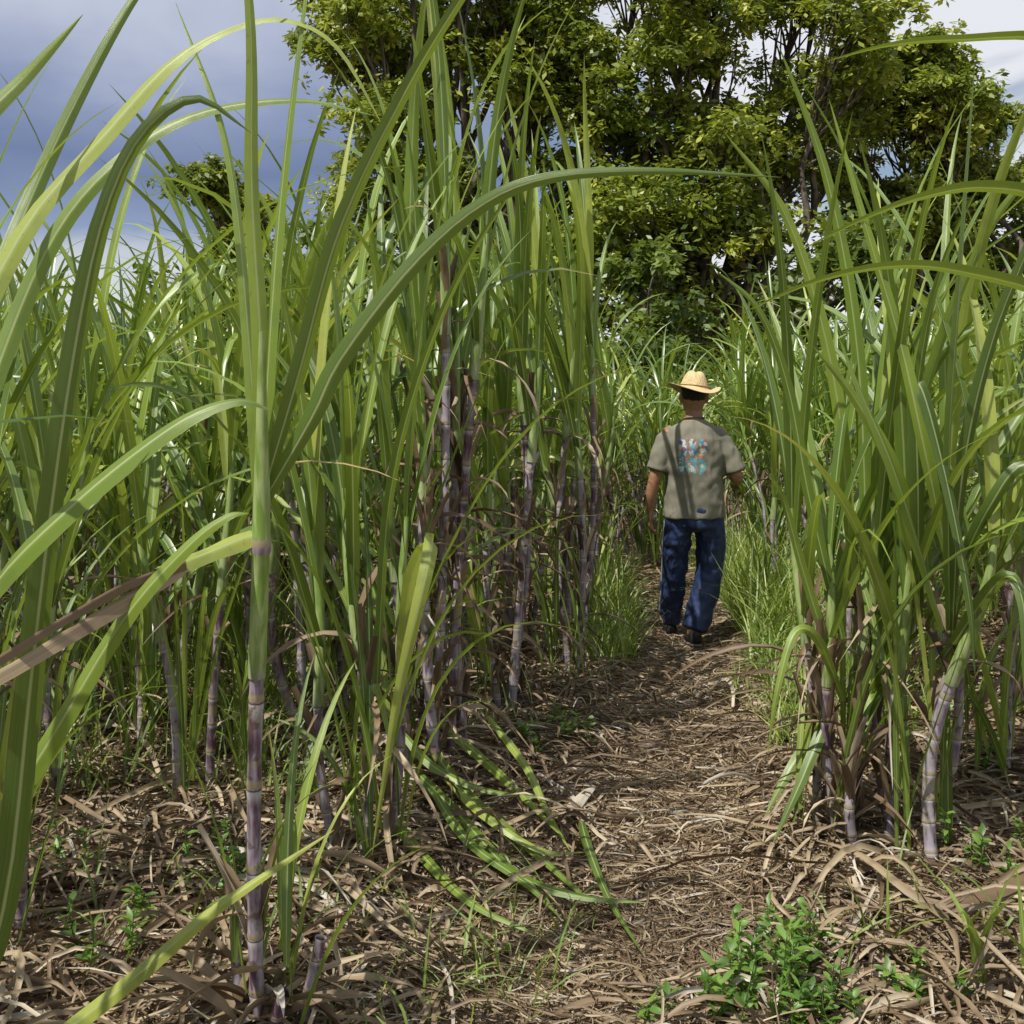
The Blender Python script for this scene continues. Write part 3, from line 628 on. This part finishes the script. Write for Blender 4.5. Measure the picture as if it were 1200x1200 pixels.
class Solid:
    def __init__(s): s.v=[];s.f=[]
    def loft(s,pts,rad,sides=20,ref=(0,1,0),sub=5,capr=.5,pw=1.0):
        P=crv(pts,sub*(len(pts)-1)+1)
        ra=np.array([(r,r) if np.isscalar(r) else r for r in rad],float)
        t=np.linspace(0,len(pts)-1,len(P)); RA=np.stack([np.interp(t,range(len(pts)),ra[:,k]) for k in (0,1)],1)
        T=np.gradient(P,axis=0);T/=np.linalg.norm(T,axis=1,keepdims=True)
        m0,m1=RA[0].mean(),RA[-1].mean()
        P=np.vstack([P[0]-T[0]*m0*capr,P[0]-T[0]*m0*capr*.7,P,P[-1]+T[-1]*m1*capr*.7,P[-1]+T[-1]*m1*capr])
        RA=np.vstack([RA[0]*.35,RA[0]*.75,RA,RA[-1]*.75,RA[-1]*.35]);T=np.vstack([T[0],T[0],T,T[-1],T[-1]])
        A=np.cross(T,np.array(ref,float));A/=np.linalg.norm(A,axis=1,keepdims=True);B=np.cross(A,T)
        a=np.linspace(0,2*PI,sides,endpoint=False)
        ca=np.sign(np.cos(a))*np.abs(np.cos(a))**pw; sa=np.sign(np.sin(a))*np.abs(np.sin(a))**pw
        n0=len(s.v)
        for i in range(len(P)):
            for k in range(sides): s.v.append(tuple(P[i]+A[i]*RA[i,0]*ca[k]+B[i]*RA[i,1]*sa[k]))
        for i in range(len(P)-1):
            for k in range(sides):
                k2=(k+1)%sides; s.f.append((n0+i*sides+k,n0+i*sides+k2,n0+(i+1)*sides+k2,n0+(i+1)*sides+k))
        s.f.append(tuple(n0+k for k in reversed(range(sides)))); e=n0+(len(P)-1)*sides
        s.f.append(tuple(e+k for k in range(sides)))
    def obj(s,name,mat,voxel=None,smooth=3,disp=None):
        me=bpy.data.meshes.new(name); me.from_pydata(s.v,[],s.f); me.update()
        me.polygons.foreach_set('use_smooth',[True]*len(me.polygons))
        import bmesh
        bm=bmesh.new();bm.from_mesh(me);bmesh.ops.recalc_face_normals(bm,faces=bm.faces);bm.to_mesh(me);bm.free()
        me.materials.append(mat)
        o=addobj(name,me,man)
        if voxel:
            r=o.modifiers.new('r','REMESH');r.mode='VOXEL';r.voxel_size=voxel;r.use_smooth_shade=True
            q=o.modifiers.new('s','SMOOTH');q.iterations=smooth;q.factor=.5
        if disp:
            tx=bpy.data.textures.new(name,'CLOUDS');tx.noise_scale=disp[1];tx.noise_depth=1
            d=o.modifiers.new('d','DISPLACE');d.texture=tx;d.strength=disp[0];d.texture_coords='LOCAL';d.mid_level=.5
        return o
b=Solid()
b.loft([(0,0,.86),(0,0,1.0),(0,0,1.2),(0,0,1.35),(0,.0,1.42)],[(.15,.10),(.14,.10),(.155,.10),(.155,.088),(.065,.06)],24)
b.loft([(0,0,1.38),(0,.0,1.44),(0,.015,1.50)],[.06,.054,.054],16)
b.loft([(0,.035,1.455),(0,.03,1.50),(0,.02,1.56),(0,.01,1.62),(0,.01,1.655)],[(.04,.05),(.062,.078),(.074,.093),(.072,.09),(.045,.06)],20)
b.loft([(0,.105,1.575),(0,.122,1.545),(0,.128,1.53),(0,.112,1.522)],[.008,.011,.014,.010],10)
b.loft([(-.018,.108,1.497),(0,.114,1.498),(.018,.108,1.497)],[.006,.009,.006],8,(0,0,1))
for sx in (-1,1): b.loft([(sx*.074,.012,1.585),(sx*.083,.0,1.575),(sx*.084,-.002,1.555),(sx*.076,.008,1.53)],[.009,.011,.010,.008],10)
for sx,kn,an in ((-1,(-.105,.13,.47),(-.10,.34,.09)),(1,(.115,.06,.475),(-.02,-.06,.09))):
    b.loft([(sx*.085,0,.88),((sx*.085+kn[0])/2,kn[1]*.5,.67),kn,((kn[0]+an[0])/2,(kn[1]+an[1])/2-.01,.29),an],[.09,.078,.055,.052,.036],16)
LA=[(-.155,0,1.345),(-.205,-.01,1.22),(-.242,-.02,1.08),(-.266,.0,.96),(-.268,.035,.85)]
RAm=[(.155,0,1.345),(.215,-.015,1.20),(.262,-.03,1.06),(.262,.08,1.07),(.20,.19,1.13)]
for A in (LA,RAm): b.loft(A,[.050,.046,.039,.037,.026],16)
def hand(wr,fw,dn,pd,curl):
    wr,fw,dn,pd=[np.array(q,float) for q in (wr,fw,dn,pd)]
    b.loft([wr,wr+dn*.035,wr+dn*.085],[(.027,.017),(.038,.016),(.040,.014)],14,tuple(pd),5,.4)
    for k,(o,L) in enumerate(((.030,.070),(.010,.080),(-.011,.074),(-.030,.058))):
        p=wr+dn*.078+fw*o; th=0;pts=[p]
        for j,sg in enumerate((.45,.32,.26)):
            th+=curl*(.5+.15*k)*(1 if j else .6)
            p=p+(dn*math.cos(th)+pd*math.sin(th))*L*sg; pts.append(p)
        b.loft(pts,[.0098,.0092,.0085,.0072],8,tuple(fw),3)
    p=wr+dn*.02+fw*.025
    b.loft([p,p+fw*.022+dn*.025+pd*.008,p+fw*.030+dn*.052+pd*.018,p+fw*.027+dn*.075+pd*.026],[.013,.012,.0105,.0085],8,tuple(pd),3)
hand((-.268,.035,.845),(.1,.99,.05),(-.02,.08,-.99),(.99,-.1,0),.55)
hand((.20,.19,1.13),(-.3,.2,.93),(-.55,.80,.2),(-.8,-.55,0),1.0)
b.obj('body',M_SKIN,.0055,2)
h=Solid(); h.loft([(0,-.004,1.555),(0,-.004,1.585),(0,.0,1.63),(0,.005,1.66)],[(.070,.082),(.078,.088),(.078,.090),(.05,.06)],20,capr=.25); h.obj('hair',M_HAIR,.006,2,(.008,.02))
for sx in (-1,1):
    e=Solid(); e.loft([(sx*.031-.008,.097,1.565),(sx*.031,.102,1.565),(sx*.031+.008,.097,1.565)],[.005,.009,.005],10,(0,0,1)); e.obj('eye_'+('r' if sx>0 else 'l'),M_EYE)
    e=Solid(); e.loft([(sx*.031-.003,.110,1.565),(sx*.031+.003,.110,1.565)],[.004,.004],8,(0,0,1)); e.obj('iris_'+('r' if sx>0 else 'l'),M_HAIR)
    e=Solid(); e.loft([(sx*.014,.106,1.584),(sx*.032,.106,1.590),(sx*.05,.096,1.583)],[.003,.005,.003],8,(0,0,1)); e.obj('eyebrow_'+('r' if sx>0 else 'l'),M_HAIR)
s=Solid()
s.loft([(.0,0,.815),(.0,0,.90),(0,.0,1.05),(0,-.01,1.2),(0,-.01,1.30),(0,-.005,1.37),(0,0,1.42)],[(.19,.135),(.186,.132),(.178,.128),(.186,.13),(.184,.12),(.140,.098),(.072,.07)],36,sub=5,capr=.06,pw=.92)
s.loft([(-.115,0,1.345),(-.185,-.005,1.265),(-.234,-.018,1.11)],[.062,.066,.070],18,capr=.1)
s.loft([(.115,0,1.345),(.190,-.01,1.255),(.250,-.024,1.10)],[.062,.066,.070],18,capr=.1)
s.obj('t_shirt',M_SHIRT,.008,3,(.024,.10))
c=Solid(); pts=[(math.cos(t)*.062,math.sin(t)*.062+.002,1.432+.012*-math.sin(t)) for t in np.linspace(0,2*PI,13)]
c.loft(pts,[.007]*13,8,(0,0,1)); c.obj('collar',M_SHIRT,.004,1)
p=Solid()
p.loft([(0,0,.92),(0,0,.84),(0,.0,.76)],[(.16,.115),(.172,.13),(.160,.125)],24,capr=.2)
p.loft([(-.085,0,.84),(-.100,.05,.68),(-.104,.12,.49),(-.106,.20,.30),(-.103,.30,.13)],[(.094,.11),(.090,.105),(.080,.09),(.075,.085),(.074,.086)],20,capr=.1)
p.loft([(.085,0,.84),(.108,.03,.68),(.106,.05,.49),(.055,.0,.29),(.0,-.035,.12)],[(.096,.11),(.094,.108),(.084,.095),(.082,.09),(.080,.088)],20,capr=.1)
p.obj('track_pants',M_PANTS,.008,3,(.034,.08))
st=Solid(); st.loft([(.182,-.01,.80),(.203,.02,.66),(.190,.03,.50),(.142,-.02,.30),(.084,-.055,.14)],[(.008,.005)]*5,8,(1,0,0)); st.obj('side_stripe',M_STRIPE,None)
st=Solid(); st.loft([(-.182,-.01,.80),(-.190,.05,.66),(-.184,.11,.50),(-.181,.19,.30),(-.177,.29,.15)],[(.008,.005)]*5,8,(1,0,0)); st.obj('side_stripe_far',M_STRIPE,None)
for nm,(fx,fy,fz,pit) in (('left',(-.105,.30,0,0.0)),('right',(-.005,-.07,0,.12))):
    q=Solid()
    def tr(x,y,z): return (fx+x,fy+y*math.cos(pit),fz+z+max(0,(.16-y))*math.sin(pit))
    q.loft([tr(0,-.055,.05),tr(0,-.02,.06),tr(0,.04,.055),tr(.0,.11,.042),tr(.0,.17,.035),tr(0,.205,.03)],[(.036,.042),(.040,.05),(.040,.045),(.045,.032),(.044,.026),(.03,.018)],16,(0,0,1),capr=.4)
    q.obj('shoe_'+nm,M_SHOE,.005,2)
    q=Solid()
    q.loft([tr(0,-.07,.012),tr(0,0,.012),tr(0,.1,.012),tr(0,.18,.014),tr(0,.22,.018)],[(.036,.012),(.040,.012),(.046,.012),(.046,.012),(.028,.010)],14,(0,0,1),capr=.4)
    q.obj('sole_'+nm,M_SOLE,.005,1)
def hat():
    prof=[(.0,.122),(.02,.120),(.04,.110),(.055,.094),(.066,.073),(.075,.05),(.083,.025),(.090,.004),(.105,-.004),(.13,-.008),(.155,-.006),(.162,-.002)]
    N=64; v=[];f=[]
    for i,(r,z) in enumerate(prof):
        for k in range(N):
            t=2*PI*k/N; c,s_=math.cos(t),math.sin(t)
            ry=r*1.14; zz=z
            q=max(0,(r-.090)/.068)
            zz+=q*(.026*c*c-.026*s_*s_)+.006*q*math.sin(3*t+1)
            if r<.07: zz-=.020*math.exp(-(c*r/.02)**2)*(1-(r/.08)**2)
            v.append((c*r,s_*ry,zz))
    for i in range(len(prof)-1):
        for k in range(N):
            k2=(k+1)%N; f.append((i*N+k,(i+1)*N+k,(i+1)*N+k2,i*N+k2))
    me=bpy.data.meshes.new('straw_hat'); me.from_pydata(v,[],f); me.polygons.foreach_set('use_smooth',[True]*len(f)); me.materials.append(M_STRAW)
    o=addobj('straw_hat',me,man,(0,.0,1.620)); o.rotation_euler=(-.04,.12,.1)
    m=o.modifiers.new('s','SOLIDIFY');m.thickness=.004
    m=o.modifiers.new('b','SUBSURF');m.levels=1;m.render_levels=1
    c=Solid(); pts=[(math.cos(t)*.0865,math.sin(t)*.099,0.016) for t in np.linspace(0,2*PI,25)]
    c.loft(pts,[(.008,.003)]*25,8,(0,0,1))
    bo=c.obj('hat_band',mat_simple('hat_band_straw',(.30,.19,.08),(.42,.29,.14),60,.8,.002),None)
    bo.location=(0,0,1.620);bo.rotation_euler=o.rotation_euler
hat()

# ------------------------------------------------------------------ sky, sun, camera
el=math.radians(59); azd=math.radians(226)
w=bpy.data.worlds.new('World'); scene.world=w; w.use_nodes=True
t=w.node_tree; t.nodes.clear(); L=t.links
out=t.nodes.new('ShaderNodeOutputWorld'); bg=t.nodes.new('ShaderNodeBackground'); bg.inputs[1].default_value=.095
sky=t.nodes.new('ShaderNodeTexSky'); sky.sky_type='NISHITA'; sky.sun_disc=False; sky.sun_elevation=el; sky.sun_rotation=azd
tc=t.nodes.new('ShaderNodeTexCoord')
mp=t.nodes.new('ShaderNodeMapping'); mp.inputs['Scale'].default_value=(1,1,2.0); mp.inputs['Location'].default_value=(.35,.2,.1)
L.new(tc.outputs['Generated'],mp.inputs[0])
def nz(sc,d=5):
    n=t.nodes.new('ShaderNodeTexNoise'); n.inputs['Scale'].default_value=sc; n.inputs['Detail'].default_value=d; n.inputs['Distortion'].default_value=.3
    L.new(mp.outputs[0],n.inputs['Vector']); return n.outputs['Fac']
def mr(v,a,b,c=0,d=1):
    n=t.nodes.new('ShaderNodeMapRange'); n.interpolation_type='SMOOTHSTEP'; L.new(v,n.inputs[0])
    for i,x in enumerate((a,b,c,d)): n.inputs[i+1].default_value=x
    return n.outputs[0]
def mm(op,a_,b_):
    n=t.nodes.new('ShaderNodeMath'); n.operation=op
    for i,x in enumerate((a_,b_)):
        if isinstance(x,(int,float)): n.inputs[i].default_value=x
        else: L.new(x,n.inputs[i])
    return n.outputs[0]
def mx(f,a,b):
    n=t.nodes.new('ShaderNodeMix'); n.data_type='RGBA'; L.new(f,n.inputs[0])
    for i,x in ((6,a),(7,b)):
        if isinstance(x,tuple): n.inputs[i].default_value=(*x,1)
        else: L.new(x,n.inputs[i])
    return n.outputs[2]
sp=t.nodes.new('ShaderNodeSeparateXYZ'); L.new(tc.outputs['Generated'],sp.inputs[0])
elv=mm('ADD',sp.outputs[2],mm('MULTIPLY',mm('SUBTRACT',nz(4.0,5),.5),.20))
bank=t.nodes.new('ShaderNodeValToRGB'); r=bank.color_ramp
cs=[(.0,(7.4,7.7,8.0)),(.09,(7.4,7.7,8.0)),(.14,(2.9,3.7,5.6)),(.20,(1.8,2.4,4.1)),(.26,(3.0,3.6,5.4)),(.33,(5.4,5.9,7.3)),(.6,(7.0,7.3,8.0))]
while len(r.elements)<len(cs): r.elements.new(.5)
for e,(p_,c_) in zip(r.elements,cs): e.position=p_; e.color=(c_[0]/8,c_[1]/8,c_[2]/8,1)
L.new(elv,bank.inputs[0])
sc8=t.nodes.new('ShaderNodeMix'); sc8.data_type='RGBA'; sc8.blend_type='MULTIPLY'; sc8.inputs[0].default_value=1
L.new(bank.outputs[0],sc8.inputs[6]); sc8.inputs[7].default_value=(8,8,8,1)
open_=mx(mr(nz(2.6,5),.42,.52),sky.outputs[0],(8.4,8.6,9.2))
col=mx(mr(mm('ADD',sp.outputs[0],mm('MULTIPLY',mm('SUBTRACT',nz(1.5,2),.5),.25)),-.05,.18,1,0),open_,sc8.outputs[2])
L.new(col,bg.inputs[0]); L.new(bg.outputs[0],out.inputs[0])
sd=bpy.data.lights.new('sun','SUN'); sd.energy=5.0; sd.angle=math.radians(.53); sd.color=(1,.95,.86)
so=bpy.data.objects.new('sun',sd); scene.collection.objects.link(so)
v=Vector((math.sin(azd)*math.cos(el),math.cos(azd)*math.cos(el),math.sin(el)))
so.rotation_euler=v.to_track_quat('Z','Y').to_euler(); so.location=v*30
cam=bpy.data.cameras.new('camera'); cam.lens=39; cam.sensor_width=36; cam.shift_y=-.125; cam.clip_end=2000; cam.clip_start=.05
co=bpy.data.objects.new('camera',cam); co.location=(0,0,1.6); co.rotation_euler=(PI/2,0,0); scene.collection.objects.link(co)
scene.camera=co
scene.view_settings.view_transform='Standard'; scene.view_settings.look='None'; scene.view_settings.exposure=0
